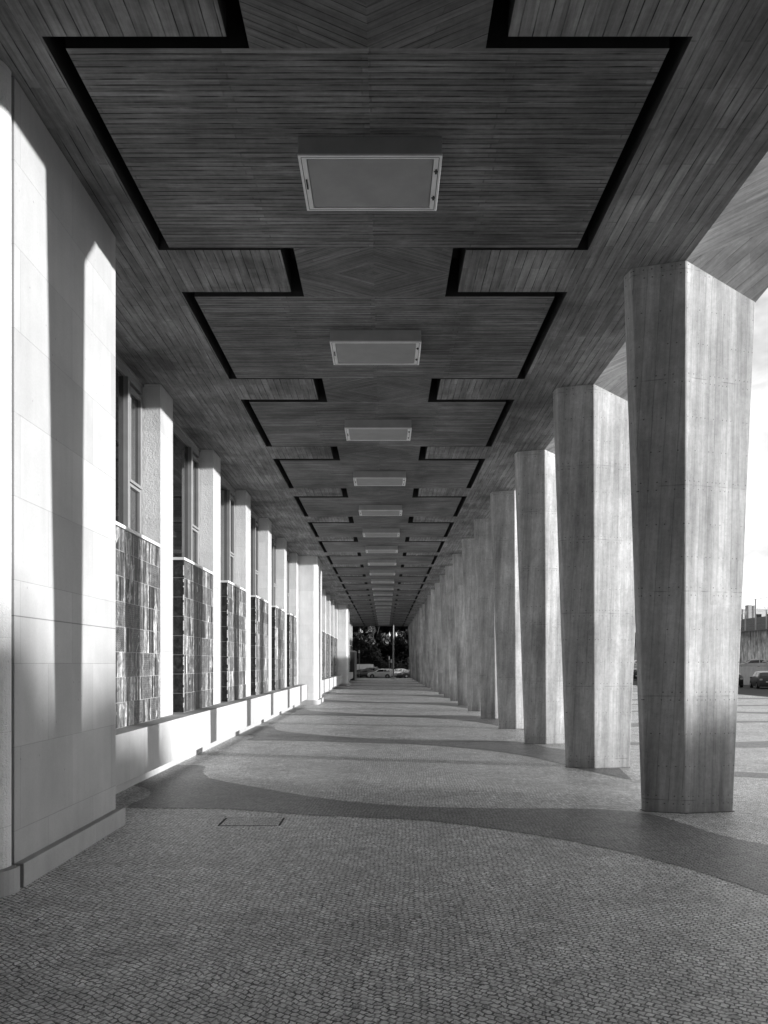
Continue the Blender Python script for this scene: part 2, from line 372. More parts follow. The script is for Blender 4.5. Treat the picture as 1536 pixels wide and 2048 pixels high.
# ------------------------------------------------------------------ ground
g = MB(); g.poly([(-1500,-1500,-.13),(1500,-1500,-.13),(1500,1500,-.13),(-1500,1500,-.13)]); tag(g.build('ground', M['asphalt']), kind='structure')
g = MB(); g.box(-40, 26.0, -45, 112.0, -.12, 0); tag(g.build('plaza_pavement', M['cobble']), kind='structure')
g = MB(); g.box(26.0, 26.3, -45, 112.3, -.125, .006); g.box(-40, 26.0, 112.0, 112.3, -.125, .006); tag(g.build('kerb', M['kerb'], bevel=.01), kind='structure')

def interp(tab, x):
    if x <= tab[0][0]: return tab[0][1]
    for (a, b), (c, d) in zip(tab, tab[1:]):
        if x <= c: return b + (d - b) * (x - a) / (c - a)
    return tab[-1][1]
near = [(-5.2,13.9),(-4.7,13.6),(-4.35,13.3),(-4.12,12.7),(-4.1,12.4),(-4.15,11.75),(-4.0,11.56),(-3.2,11.5),(-2.5,11.46),(-1.14,11.0),(.58,10.6),(1.4,10.15),(2.18,9.58),(2.92,8.82),(3.47,7.98),(3.8,7.2),(4.3,5.6),(4.9,4.2)]
far = [(-5.2,16.45),(-4.3,16.4),(-4.0,16.1),(-3.86,15.4),(-3.6,14.7),(-3.2,14.2),(-2.65,13.7),(-1.49,12.7),(-.58,12.08),(.48,11.66),(1.82,11.5),(3.24,11.46),(4.02,11.08),(4.28,10.4),(4.49,9.7),(4.85,9.19),(5.6,8.4)]
random.seed(3)
LW = 10.6
def smooth(tab):
    # Catmull-Rom through the given points
    out = []
    for i in range(len(tab) - 1):
        p0 = tab[max(i-1,0)]; p1 = tab[i]; p2 = tab[i+1]; p3 = tab[min(i+2,len(tab)-1)]
        for k in range(6):
            t = k / 6
            out.append(tuple(.5*((2*p1[j])+(-p0[j]+p2[j])*t+(2*p0[j]-5*p1[j]+4*p2[j]-p3[j])*t*t+(-p0[j]+3*p1[j]-3*p2[j]+p3[j])*t**3) for j in (0,1)))
    out.append(tab[-1]); return out
ns, fs = smooth(near), smooth(far)
for n_ in range(0, 10):
    off = LW * n_ - (0.5 if n_ else 0)
    def steps(tab):
        out = []
        for (xa, ya), (xb, yb) in zip(tab, tab[1:]):
            m = max(1, int(math.hypot(xb-xa, yb-ya)/.055)) if n_ < 3 else 1
            for q in range(m):
                t = q/m; a_ = random.uniform(-.016, .016); b_ = random.uniform(-.016, .016)
                out.append((xa+(xb-xa)*t+a_, ya+(yb-ya)*t+b_+off, .004)); 
                if n_ < 3: out.append((xa+(xb-xa)*(t+.8/m)+a_, ya+(yb-ya)*(t+.8/m)+b_+off, .004))
        return out
    ring = steps(ns) + steps(fs)[::-1]
    ring = [p for p in ring if p[1] < 111.5]
    if len(ring) > 6:
        b = MB(); b.poly(ring); o = b.build('paving_band', M['cobble_dark'], fix=False)
        if o.data.polygons[0].normal.z < 0: o.data.flip_normals()
        tag(o, kind='structure')
for n_ in range(0, 15):                                    # wave bands of the open plaza
    y0 = 15.0 + 6.35 * n_; ring = []; back = []
    for i in range(0, 61):
        x = 5.9 + i * (26.0 - 5.9) / 60
        c = y0 + .9 * math.sin(x * .42 + n_ * .8); w = .55 + .18 * math.sin(x * .6 + n_)
        ring.append((x, c - w, .004)); back.append((x, c + w, .004))
    b = MB()
    for i in range(60): b.poly([ring[i], ring[i+1], back[i+1], back[i]])
    tag(b.build('paving_band', M['cobble_dark'], fix=False), kind='structure')
# manhole cover
mh = empty('manhole_cover', (-1.93, 10.53, 0)); tag(mh, 'rectangular paved cover with dark end slots in the cobbles', 'manhole cover')
b = MB(); b.box(-.40,.40,-.24,.24,-.02,.005); b.build('cover_plate', cobbles('cobbles_cover', .7, 0), mh)
for sx in (-1, 1):
    b = MB(); b.box(sx*.43-.013, sx*.43+.013, -.25,.25,-.02,.007); b.build('slot', M['black'], mh)
for y0, y1 in ((-.262,-.246),(.246,.256)):
    b = MB(); b.box(-.40,.40,y0,y1,-.02,.006); b.build('rim', M['steel'], mh)

# ------------------------------------------------------------------ ceiling
ceil = empty('portico_ceiling', (CX, 0, ZC)); tag(ceil, 'dark board-marked concrete ceiling of coffers, tongues and chevron necks over the walkway', 'ceiling')
def rel(mb):
    mb.v = [(x - CX, y, z - ZC) for x, y, z in mb.v]; return mb
YN, YF = 6.95, 10.54                                       # near / far edge of coffer 0
Y_START, Y_END = YN + P * B0 - .5, 117.4
left = MB(); right = MB()
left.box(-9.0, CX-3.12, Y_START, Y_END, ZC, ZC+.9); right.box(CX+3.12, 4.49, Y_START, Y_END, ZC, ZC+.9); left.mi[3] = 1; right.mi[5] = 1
for i in range(B0, B1):
    a, c = YF + P * i, YN + P * (i + 1)
    if a > Y_END: break
    c = min(c, Y_END - .02)
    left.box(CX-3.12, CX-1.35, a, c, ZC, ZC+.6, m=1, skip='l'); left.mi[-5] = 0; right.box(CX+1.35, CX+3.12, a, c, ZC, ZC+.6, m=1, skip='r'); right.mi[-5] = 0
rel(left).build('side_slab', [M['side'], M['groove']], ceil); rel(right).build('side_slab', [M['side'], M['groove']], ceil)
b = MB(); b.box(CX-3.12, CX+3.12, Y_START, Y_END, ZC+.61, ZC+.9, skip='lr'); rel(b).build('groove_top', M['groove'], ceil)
def face_split(x0, x1, y0, y1, mat, nm):
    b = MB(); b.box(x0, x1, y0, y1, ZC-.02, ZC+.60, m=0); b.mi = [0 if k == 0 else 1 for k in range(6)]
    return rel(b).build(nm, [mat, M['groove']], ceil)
for i in range(B0, B1):
    y0, y1 = YN + P * i + .11, YF + P * i - .09
    if y1 > Y_END: break
    face_split(CX-2.94, CX+2.94, y0, y1, M['coffer'], 'coffer_panel')
    y2 = min(YN + P * (i + 1) + .11, Y_END - .02)
    face_split(CX-1.15, CX+1.15, y1, y2, M['neck'], 'chevron_panel')
b = MB(); b.box(-9, 6.5, Y_START-.6, Y_END, ZC+.92, ZC+1.5); b.box(-9, 4.49, Y_START-.6, Y_START, ZC, ZC+.92)
rel(b).build('roof_slab', M['edge'], ceil)
# outer rising soffit
XE, ZE = 6.5, ZC+.575
b = MB()
b.poly([(4.49, Y_START, ZC),(4.49, Y_END, ZC),(XE, Y_END, ZE),(XE, Y_START, ZE)])
b.poly([(XE, Y_START, ZE),(XE, Y_END, ZE),(XE, Y_END, ZC+1.5),(XE, Y_START, ZC+1.5)])
b.poly([(4.49, Y_END, ZC),(XE, Y_END, ZE),(XE, Y_END, ZC+1.5),(4.49, Y_END, ZC+1.5)])
b.poly([(4.49, Y_START, ZC),(XE, Y_START, ZE),(XE, Y_START, ZC+1.5),(4.49, Y_START, ZC+1.5)])
rel(b).build('outer_soffit', M['edge'], ceil, fix=False)

# ------------------------------------------------------------------ columns
def make_column():
    root = empty('concrete_column', (4.6, 11.37, 0))
    ox, oy = 4.6, 11.37
    bot = [(4.045,11.27),(4.60,11.117),(5.405,11.26),(5.36,11.53),(4.6,11.54),(4.17,11.52),(4.025,11.39)]
    top = [(3.756,11.03,ZC),(4.49,10.81,ZC),(5.75,11.25,ZC-.405),(5.75,11.56,ZC-.405),(4.49,11.76,ZC),(3.90,11.60,ZC),(3.712,11.28,ZC)]
    b = MB(); n = len(bot); K = 12
    def P_(i, t):
        i %= n; x0, y0 = bot[i]; x1, y1, z1 = top[i]
        return (x0+(x1-x0)*t-ox, y0+(y1-y0)*t-oy, (z1+.001)*t - .02*(1-t))
    for i in range(n):
        for k in range(K):
            b.poly([P_(i,k/K), P_(i+1,k/K), P_(i+1,(k+1)/K), P_(i,(k+1)/K)])
    o = b.build('shaft', M['column'], root, fix=False)
    bm = bmesh.new(); bm.from_mesh(o.data); bmesh.ops.remove_doubles(bm, verts=bm.verts, dist=1e-4); bmesh.ops.recalc_face_normals(bm, faces=bm.faces); bm.to_mesh(o.data); bm.free()
    md = o.modifiers.new('bevel', 'BEVEL'); md.width = .012; md.segments = 1; md.angle_limit = R_(12)
    jr = [(4.6+(x-4.6)*1.03-ox, 11.33+(y-11.33)*1.08-oy) for x, y in bot]
    j_ = MB(); j_.prism(jr, .0005, .0075); j_.build('base_joint', M['joint'], root)
    # haunch flaring from the column head to the roof edge
    A, A2 = (4.49,10.81,ZC-.001), (4.49,11.76,ZC-.001)
    C, C2 = (5.75,11.25,ZC-.406), (5.75,11.56,ZC-.406)
    E, E2 = (6.5,10.50,ZE-.001), (6.5,12.1,ZE-.001)
    h = MB()
    for q in ([A,C,E],[A2,E2,C2],[C,C2,E2,E],): h.poly([(x-ox,y-oy,z) for x,y,z in q])
    h.build('haunch', M['edge'], root, fix=False)
    return root
col0 = make_column(); idx = 0
for i in range(-2, 23):
    c = col0 if i == -2 else copy_tree(col0)
    c.location = (4.6, 11.37 + P * i, 0)
    if i < 0: lb = 'tapered concrete column out of frame behind the viewpoint, %s before the nearest visible one' % ORD[-i-1]
    elif i == 0: lb = 'nearest and largest tapered concrete column, folded into a dark and a bright face'
    elif i == 22: lb = 'last tapered concrete column at the far end of the row'
    else: lb = 'tapered board-marked concrete column, %s from the front in the right-hand row' % ORD[i]
    tag(c, lb, 'column', 'tapered concrete columns along the right side')

# ------------------------------------------------------------------ ceiling lights
def make_light():
    r = empty('ceiling_light', (0, 0, 0)); hx, hy, t = .82, .5, .205
    b = MB(); b.box(-hx,hx,-hy,hy,-t+.012,0); b.build('housing', M['lampbox'], r, bevel=.004)
    b = MB(); w = .055
    b.box(-hx-.004,hx+.004,-hy-.004,-hy+w,-t-.012,-t+.012); b.box(-hx-.004,hx+.004,hy-w,hy+.004,-t-.012,-t+.012)
    b.box(-hx-.004,-hx+w*1.6,-hy+w,hy-w,-t-.012,-t+.012); b.box(hx-w*1.6,hx+.004,-hy+w,hy-w,-t-.012,-t+.012)
    b.build('frame', M['lampframe'], r, bevel=.003)
    b = MB(); g2 = w+.012
    b.box(-hx+w*1.6+.012,hx-w*1.6-.012,-hy+g2,hy-g2,-t-.008,-t+.010); b.build('diffuser', M['diffuser'], r)
    b = MB()
    for s in (-1,1):
        b.box(s*(hx-.03)-.003, s*(hx-.03)+.003, -hy+.03, hy-.03, -t-.014, -t-.010)
    b.box(-hx+.03, hx-.03, -hy+.022, -hy+.027, -t-.014, -t-.010); b.box(-hx+.03, hx-.03, hy-.027, hy-.022, -t-.014, -t-.010)
    b.build('seam', M['black'], r)
    b = MB(); b.box(-hx+.045,-hx+.062,-.1,.07,-t-.022,-t-.012); b.build('latch', M['black'], r)
    for yy in (-.24, .24):
        b = MB(); b.box(hx-.062,hx-.04,yy-.035,yy+.035,-t-.024,-t-.012); b.box(hx-.078,hx-.03,yy-.006,yy+.006,-t-.02,-t-.012); b.build('hinge', M['black'], r)
    return r
l0 = make_light()
for i in range(-1, 22):
    l = l0 if i == -1 else copy_tree(l0)
    l.location = (CX, 8.745 + P * i, ZC - .02)
    if i < 0: lb = 'boxy ceiling light overhead just out of frame'
    elif i == 0: lb = 'nearest and largest boxy ceiling light with pale frame and unlit diffuser'
    elif i == 21: lb = 'last small ceiling light near the far end of the walkway'
    else: lb = 'unlit boxy ceiling light, %s from the front along the coffers' % ORD[i]
    tag(l, lb, 'ceiling light', 'box lights in the ceiling coffers')

# ------------------------------------------------------------------ piers
def arc(cx, cy, r, a0, a1, n=8):
    return [(cx + r*math.cos(R_(a0+(a1-a0)*i/n)), cy + r*math.sin(R_(a0+(a1-a0)*i/n))) for i in range(n+1)]
def make_pier():
    r = empty('stone_pier', (-4.5, 8.7, 0)); ox, oy = -4.5, 8.7
    def sh(mb): mb.v = [(x-ox, y-oy, z) for x,y,z in mb.v]; return mb
    b = MB(); b.box(-5.34, -3.795, 7.425, 10.22, .245, ZC); sh(b).build('shaft', M['stone'], r, bevel=.008)
    ring = [(-5.34,7.365),(-5.34,7.10)] + arc(-4.03, 7.335, .235, -90, 0) + [(-3.795,7.365)]
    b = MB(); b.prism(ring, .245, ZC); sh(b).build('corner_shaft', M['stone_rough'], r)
    b = MB(); b.box(-5.34,-3.85,7.365,7.425,.2,ZC); sh(b).build('joint', M['darkwall'], r)
    b = MB(); b.box(-5.34,-3.70,7.43,10.34,0,.25); sh(b).build('plinth', M['stone_low'], r, bevel=.008)
    ring = [(-5.34,7.35),(-5.34,7.0)] + arc(-4.0, 7.3, .30, -90, 0) + [(-3.70,7.35)]
    b = MB(); b.prism(ring, 0, .25); sh(b).build('corner_plinth', M['stone_low'], r)
    b = MB(); b.box(-5.34,-3.78,7.35,7.43,0,.24); sh(b).build('plinth_joint', M['darkwall'], r)
    return r
p0 = make_pier()
PL = {-1:'pale stone pier out of frame behind the viewpoint', 0:'huge nearest pale stone pier filling the left edge, striped by shadow',
      1:'second pale stone pier, halfway down the left facade', 2:'farthest pale stone pier, small, beside the dark kiosk'}
for j in (0, 1, 2):
    p = p0 if j == 0 else copy_tree(p0)
    p.location = (-4.5, 8.7 + 7*P*j, 0); tag(p, PL[j], 'pier', 'pale stone piers of the left facade')

# ------------------------------------------------------------------ pilasters, panels, windows, low walls
def make_pilaster():
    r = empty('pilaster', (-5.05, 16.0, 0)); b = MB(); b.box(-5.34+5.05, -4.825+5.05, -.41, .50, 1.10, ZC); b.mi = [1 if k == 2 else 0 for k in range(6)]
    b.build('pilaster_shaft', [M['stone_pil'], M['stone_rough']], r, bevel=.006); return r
def make_panel():
    r = empty('tile_panel', (-5.0, 13.86, 1.14)); x0, x1 = -.33, .23; y0, y1 = -1.47, 1.49; H = 3.60
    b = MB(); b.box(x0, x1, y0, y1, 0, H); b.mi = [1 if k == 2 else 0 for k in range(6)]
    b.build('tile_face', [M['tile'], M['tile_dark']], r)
    b = MB(); b.box(x0, x1+.03, y0-.03, y1+.02, H+.012, H+.075); b.build('cap', M['cap'], r, bevel=.004)
    b = MB(); b.box(x0, x1-.012, y0+.012, y1-.01, H, H+.012); b.build('cap_joint', M['black'], r)
    b = MB(); random.seed(5); z = 0
    while z < H-.02:
        h = random.choice((.03,.05,.08,.12))
        if random.random() < .72: b.box(x1-.012, x1+.006, y0-.006, y0+.014, z, min(z+h, H))
        z += h + .006
    b.build('corner_strip', M['cap'], r)
    return r
def make_window():
    r = empty('tall_window', (-5.26, 13.64, 4.7)); ya, yb = -1.92, 1.94; zt = 8.30-4.7; fr = M['alu']
    b = MB(); b.box(-.04,.05,ya,yb,zt-.22,zt); b.box(-.04,.08,ya,yb,zt-.06,zt-.002); b.box(-.04,.03,ya,ya+.06,-.02,zt-.22); b.build('frame', fr, r, bevel=.004)
    b = MB(); b.box(-.02,-.005,ya+.06,.95,-.02,zt-.22); b.build('pane', M['glass'], r)
    b = MB(); b.box(-.04,.09,.95,1.06,-.02,zt-.22); b.box(-.04,.06,1.06,1.14,-.02,zt-.22); b.build('mullion', fr, r, bevel=.006)
    c = MB(); c.box(-.03,.06,1.16,1.22,1.32,zt-.32); c.box(-.03,.06,1.80,1.90,1.32,zt-.32); c.box(-.03,.06,1.22,1.80,1.32,1.38); c.box(-.03,.06,1.22,1.80,zt-.40,zt-.32)
    c = c.build('casement', fr, r, bevel=.004)
    b = MB(); b.box(-.01,.0,1.22,1.80,1.38,zt-.40); b.build('pane', M['glass'], c)
    c = MB(); c.box(-.04,.04,1.16,1.22,-.02,1.30); c.box(-.04,.04,1.80,1.90,-.02,1.30); c.box(-.04,.04,1.22,1.80,1.24,1.30)
    c = c.build('lower_light', fr, r, bevel=.004)
    b = MB(); b.box(-.02,-.01,1.22,1.80,-.02,1.24); b.build('pane', M['glass'], c)
    return r
pil0, pan0, win0 = make_pilaster(), make_panel(), make_window()
first = True
for j, secn in ((-1, 'behind the viewpoint'), (0, 'after the near pier'), (1, 'after the middle pier'), (2, 'after the far pier')):
    for k in range(3 if j < 0 else 0, 6):
        a, c, w = (pil0, pan0, win0) if first else (copy_tree(pil0), copy_tree(pan0), copy_tree(win0)); first = False
        dy = 7*P*j + P*k
        a.location = (-5.05, 16.0 + dy, 0); c.location = (-5.0, 13.86 + dy, 1.14); w.location = (-5.26, 13.64 + dy, 4.7)
        tag(a, 'square white stone pilaster, %s of six %s' % (ORD[k], secn), 'pilaster', 'white pilasters of the left facade')
        tag(c, 'dark glazed tile panel with white cap, %s of six %s' % (ORD[k], secn), 'tile panel', 'glazed tile panels of the left facade')
        tag(w, 'tall metal-framed window above a tile panel, %s of six %s' % (ORD[k], secn), 'window', 'tall windows of the left facade')
        if j == 0 and k == 0:
            for ch in kids(w):
                if ch.name.startswith('casement'):
                    pass
WL = {-1:'white low stone wall out of frame behind the viewpoint', 0:'white low stone wall under the near tile panels', 1:'white low stone wall between the middle and far piers', 2:'white low stone wall beyond the far pier'}
for j in (-1, 0, 1, 2):
    y0, y1 = 10.22 + 7*P*j, 7.0 + 7*P*(j+1)
    if j == 2: y1 = 99.0
    if j == -1: y0 = -4.1
    r = empty('low_wall', (-4.7, y0, 0)); tag(r, WL[j], 'low wall', 'low white walls of the left facade')
    b = MB(); b.box(-.64, .346, .003, y1-y0-.003, .30, 1.14); b.build('ledge_block', M['stone_low'], r, bevel=.01)
    b = MB(); b.box(-.64, -.04, .003, y1-y0-.003, 0, .30); b.build('base_course', M['stone_low'], r)
b = MB(); b.box(-9, -5.34, Y_START, 107.4, 0, ZC-.001); tag(b.build('building_wall', M['darkwall']), 'plain grey back wall of the building behind the pilasters', 'wall')

# dark kiosk at the far left
ks = empty('kiosk', (-4.75, 103.0, 0)); tag(ks, 'dark flat-sided metal kiosk past the farthest stone pier', 'kiosk')
b = MB(); b.box(-.58,.58,-3.9,4.2,.05,3.95); b.build('body', M['dark'], ks, bevel=.02)
b = MB(); b.box(-.61,.61,-3.93,4.23,3.95,4.05); b.build('roof', M['steel'], ks)
b = MB(); b.box(.58,.60,-2.6,-1.5,.1,2.3); b.build('door', M['steel'], ks)

# ================================================================== cars
def paint(name, v): return flat(name, v, .3, .5, coat=.6)
PT = {'white': paint('paint_white', .88), 'silver': paint('paint_silver', .55), 'grey': paint('paint_grey', .15), 'black': paint('paint_black', .02), 'darkgrey': paint('paint_dark', .06)}
M['tyre'] = flat('tyre', .02, .8, .2); M['rim'] = flat('rim', .45, .3, .5, metal=.7); M['tail'] = flat('tail_lamp', .5, .2); M['trim'] = flat('car_trim', .02, .5)
PROF = {  # x, belt z, roof z
 'hatch': (4.1, .86, [(2.05,.62,.62),(1.98,.78,.78),(1.65,.90,.90),(1.05,1.0,1.01),(.25,1.02,1.44),(-.35,1.03,1.53),(-1.1,1.05,1.49),(-1.6,1.06,1.38),(-1.93,1.02,1.06),(-2.05,.70,.70)]),
 'wagon': (4.6, .90, [(2.3,.60,.60),(2.22,.75,.75),(1.8,.86,.86),(1.05,.95,.96),(.2,.97,1.38),(-.4,.98,1.45),(-1.5,1.0,1.42),(-1.95,1.0,1.30),(-2.25,.98,1.0),(-2.3,.66,.66)]),
 'suv': (4.4, .92, [(2.2,.72,.72),(2.12,.95,.95),(1.75,1.05,1.05),(1.05,1.12,1.13),(.4,1.14,1.6),(-.3,1.15,1.7),(-1.4,1.16,1.68),(-1.9,1.16,1.55),(-2.15,1.1,1.14),(-2.2,.7,.7)]),
}
def car(kind, col, loc, rz, label, rack=False):
    L, hw, st = PROF[kind]; r = empty('parked_car', (loc[0], loc[1], loc[2]), rz); tag(r, label, 'car', 'cars parked beyond the plaza')
    b = MB(); rings = []
    for i, (x, zb, zr) in enumerate(st):
        e = .80 if i in (0, len(st)-1) else (.93 if i in (1, len(st)-2) else 1); w = hw*e
        rw = w*.80 if zr - zb > .1 else w*.92
        zlo = .24 if 0 < i < len(st)-1 else .36
        rings.append([(x,-w*.94,zlo),(x,-w,zlo+.2),(x,-w*.985,zb),(x,-rw,zr-.02),(x,-rw*.7,zr+.02),(x,0,zr+.035),(x,rw*.7,zr+.02),(x,rw,zr-.02),(x,w*.985,zb),(x,w,zlo+.2),(x,w*.94,zlo)])
    for A, B in zip(rings, rings[1:]):
        for k in range(10): b.poly([A[k], A[k+1], B[k+1], B[k]])
        b.poly([A[0], B[0], B[-1], A[-1]])
    b.poly(rings[0]); b.poly(rings[-1])
    o = b.build('body', PT[col], r, smooth=True, fix=False)
    bm = bmesh.new(); bm.from_mesh(o.data); bmesh.ops.remove_doubles(bm, verts=bm.verts, dist=1e-4); bmesh.ops.recalc_face_normals(bm, faces=bm.faces); bm.to_mesh(o.data); bm.free()
    try: o.data.set_sharp_from_angle(angle=R_(38))
    except Exception: pass
    ca = [s for s in st if s[2]-s[1] > .1]; f_, bk = st[3], st[-2]
    for s in (-1, 1):
        def q(x, t, off=.012):
            # point on cabin side: t 0 belt .. 1 roof
            for a, c in zip(st, st[1:]):
                if c[0] <= x <= a[0]:
                    u = (a[0]-x)/(a[0]-c[0]); zb = a[1]+(c[1]-a[1])*u; zr = a[2]+(c[2]-a[2])*u
                    wa = hw*(.80 if a[2]-a[1] > .1 else .92); wc = hw*(.80 if c[2]-c[1] > .1 else .92); rw = wa+(wc-wa)*u
                    return (x, s*(hw*.985+(rw-hw*.985)*t+off), zb+(zr-.02-zb)*t)
        xs = [ca[0][0]+.35, ca[0][0]-.02, (ca[0][0]+ca[-1][0])/2+.04]
        b = MB(); b.poly([q(xs[0],.1),q(xs[2],.1),q(xs[2],.86),q(xs[1],.86)]); b.build('side_window', M['carglass'], r, fix=False)
        b = MB(); b.poly([q(xs[2]-.08,.1),q(ca[-1][0]-.02,.1),q(ca[-1][0]+.12,.86),q(xs[2]-.08,.86)]); b.build('side_window', M['carglass'], r, fix=False)
        b = MB(); b.box(ca[0][0]+.42, ca[0][0]+.6, s*hw if s > 0 else -hw-.14, hw+.14 if s > 0 else -hw, .98, 1.1); b.build('mirror', PT[col], r, bevel=.02)
        b = MB(); b.box(L/2-.26, L/2-.02, s*hw*.72-.16, s*hw*.72+.16, st[1][1]-.16, st[1][1]-.02); b.build('headlight', M['tail'], r, bevel=.02)
        b = MB(); b.box(-L/2+.01, -L/2+.2, s*hw*.74-.13, s*hw*.74+.13, .8, .98); b.build('tail_light', M['tail'], r, bevel=.02)
        for wx in (L*.5-.78, -L*.5+.80):
            y0 = s*(hw-.12); y1 = s*(hw+.02)
            t = MB(); t.tube((wx, s*(hw-.2), .32),(wx, s*(hw+.004), .32), .37, n=20); t.build('wheel_arch', M['trim'], r)
            wh = MB(); wh.tube((wx, s*(hw-.2), .32),(wx, s*(hw+.015), .32), .315, n=20); wh = wh.build('wheel', M['tyre'], r)
            t = MB(); t.tube((wx, s*(hw-.02), .32),(wx, s*(hw+.022), .32), .2, n=12); t.build('rim', M['rim'], wh)
    b = MB(); x0, x1 = ca[0], f_; wz = hw*.74
    b.poly([(x1[0]-.06,-wz*1.05,x1[2]+.07),(x1[0]-.06,wz*1.05,x1[2]+.07),(x0[0]+.05,wz,x0[2]+.0),(x0[0]+.05,-wz,x0[2]+.0)]); b.build('windscreen', M['carglass'], r, fix=False)
    b = MB(); x0, x1 = ca[-1], bk
    b.poly([(x1[0]-.005,-wz*.98,x1[2]+.08),(x1[0]-.005,wz*.98,x1[2]+.08),(x0[0]-.05,wz*.92,x0[2]+.01),(x0[0]-.05,-wz*.92,x0[2]+.01)]); b.build('rear_window', M['carglass'], r, fix=False)
    b = MB(); b.box(-L/2-.02,-L/2+.02,-.26,.26,.62,.74); b.build('number_plate', M['cap'], r)
    b = MB(); b.box(-L/2+.0,L/2-.0,-hw*.9,hw*.9,.2,.36); b.build('sill', M['trim'], r)
    if rack:
        for s in (-1, 1):
            b = MB(); b.tube((.3,s*.6,st[5][2]+.08),(-1.6,s*.6,st[5][2]+.08),.03); b.build('roof_rail', M['rim'], r)
    return r
ZR = -.13
car('hatch', 'white', (-.85, 120.5, ZR), math.pi, 'white hatchback parked sideways at the end of the walkway')
car('wagon', 'black', (-4.1, 124.5, ZR), R_(205), 'dark car nosing out beside the kiosk, left of the white hatchback')
car('suv', 'grey', (-2.9, 127.0, ZR), R_(175), 'grey car with pale roof rails behind the white hatchback nose', rack=True)
car('wagon', 'white', (-.2, 131, ZR), math.pi, 'white roofed car mostly hidden behind the white hatchback')
car('hatch', 'silver', (2.5, 125.5, ZR), R_(250), 'silver small car just right of the lamp post foot')
car('wagon', 'darkgrey', (4.3, 122.5, ZR), R_(215), 'dark car with bright rims beside the last column')
car('hatch', 'white', (6.2, 131, ZR), R_(265), 'white small car behind the row end, right of the silver one')
# cars on the right, parallel to the road
car('wagon', 'black', (36.0, 75.6, ZR), R_(74), 'dark estate car seen from behind at the right picture edge')
car('suv', 'darkgrey', (37.2, 71.2, ZR), R_(74), 'dark car cut by the right picture edge, in front of the estate')
car('hatch', 'black', (35.6, 81.0, ZR), R_(76), 'black hatchback just ahead of the estate car by the road')
car('wagon', 'grey', (36, 90, ZR), R_(78), 'grey estate car in the middle of the roadside row')
car('suv', 'black', (36.2, 105, ZR), R_(80), 'black car glimpsed low between the first two columns')
car('hatch', 'silver', (36.2, 110.5, ZR), R_(80), 'silver hatchback behind the black car between the first two columns')
car('hatch', 'silver', (43.6, 86.0, 1.3), R_(158), 'silver car on the raised road under the stained wall')
car('wagon', 'silver', (44.0, 82.0, 1.3), R_(150), 'pale car on the raised road, cut by the right picture edge')
car('hatch', 'white', (43.5, 125.0, 1.3), R_(80), 'white car on the raised road glimpsed between the first two columns')

# ================================================================== right-hand background
def stained():
    n = NT('stained_concrete'); u = n.y
    a = n.noise(n.vec(n.mul(u, 2.2), 0.0, n.mul(n.z, .35)), 1, 8, .7, .8); c = n.noise(n.pos, 1.4, 8, .75)
    up = n.rng(n.add(n.z, n.mul(n.noise(n.pos, .8, 4), 3.0)), 5.2, 8.0, 1, .3)
    k = n.mul(n.mul(n.rng(a, .35, .65, .25, 1.5), n.rng(c, .3, .7, .6, 1.3)), up)
    n.color(n.mul(k, .9)); n.bump(c, .05); return n.m
def grassy():
    n = NT('dry_grass'); c = n.noise(n.pos, 1.2, 9, .8); n.color(n.mul(n.rng(c, .3, .7, .5, 1.4), .07)); n.bump(c, .2); return n.m
rw = empty('retaining_wall', (47.8, 52, 0)); tag(rw, 'stained concrete retaining wall with dark streaks behind the parked cars', 'retaining wall')
b = MB(); b.box(-.2,.2,34,170,ZR,6.5); b.box(-.2,.2,0,34,ZR,5.9); b.build('wall_face', stained(), rw)
b = MB(); b.box(-.28,.2,34,170,6.5,6.62); b.build('coping', M['steel'], rw)
g = MB(); ring = [(48.0,ZR),(48.0,6.45),(56,9.25),(95,9.6),(95,ZR)]
for ya, yb in ((86.0, 230.0),):
    n = len(ring)
    for i in range(n):
        j = (i+1) % n; g.poly([(ring[i][0],ya,ring[i][1]),(ring[j][0],ya,ring[j][1]),(ring[j][0],yb,ring[j][1]),(ring[i][0],yb,ring[i][1])])
    g.poly([(x,ya,z) for x,z in ring]); g.poly([(x,yb,z) for x,z in ring])
tag(g.build('embankment', grassy()), kind='structure')
b = MB(); b.box(41.3,47.6,56,175,ZR+.01,1.3); tag(b.build('upper_road', M['asphalt']), kind='structure')
b = MB(); b.box(41.0,41.29,56,175,ZR,1.96); tag(b.build('parapet_wall', stone('parapet_stone', .7, sl=3.0, sh=3.0)), 'pale concrete parapet of the raised road behind the roadside cars', 'parapet')
# fence on the embankment edge
fe = empty('mesh_fence', (48.3, 60, 6.4)); tag(fe, 'tall wire fence with forked posts on top of the stained wall', 'fence')
for i in range(0, 30):
    y = 2.1 + i*2.7; h = 4.3 if i % 3 == 0 else 2.7
    b = MB(); b.tube((0,y,0),(0,y,h),.085,n=6)
    b.tube((0,y,2.6),(-.28,y,3.1),.03,n=5); b.tube((0,y,2.6),(.28,y,3.1),.03,n=5); b.build('post', M['wallpaint'], fe)
b = MB()
for z in (.9, 1.8, 2.6, 3.0): b.tube((0,0,z),(0,80,z),.012,n=4)
b.tube((0,0,4.25),(0,80,4.25),.02,n=4); b.build('wire', M['steel'], fe)
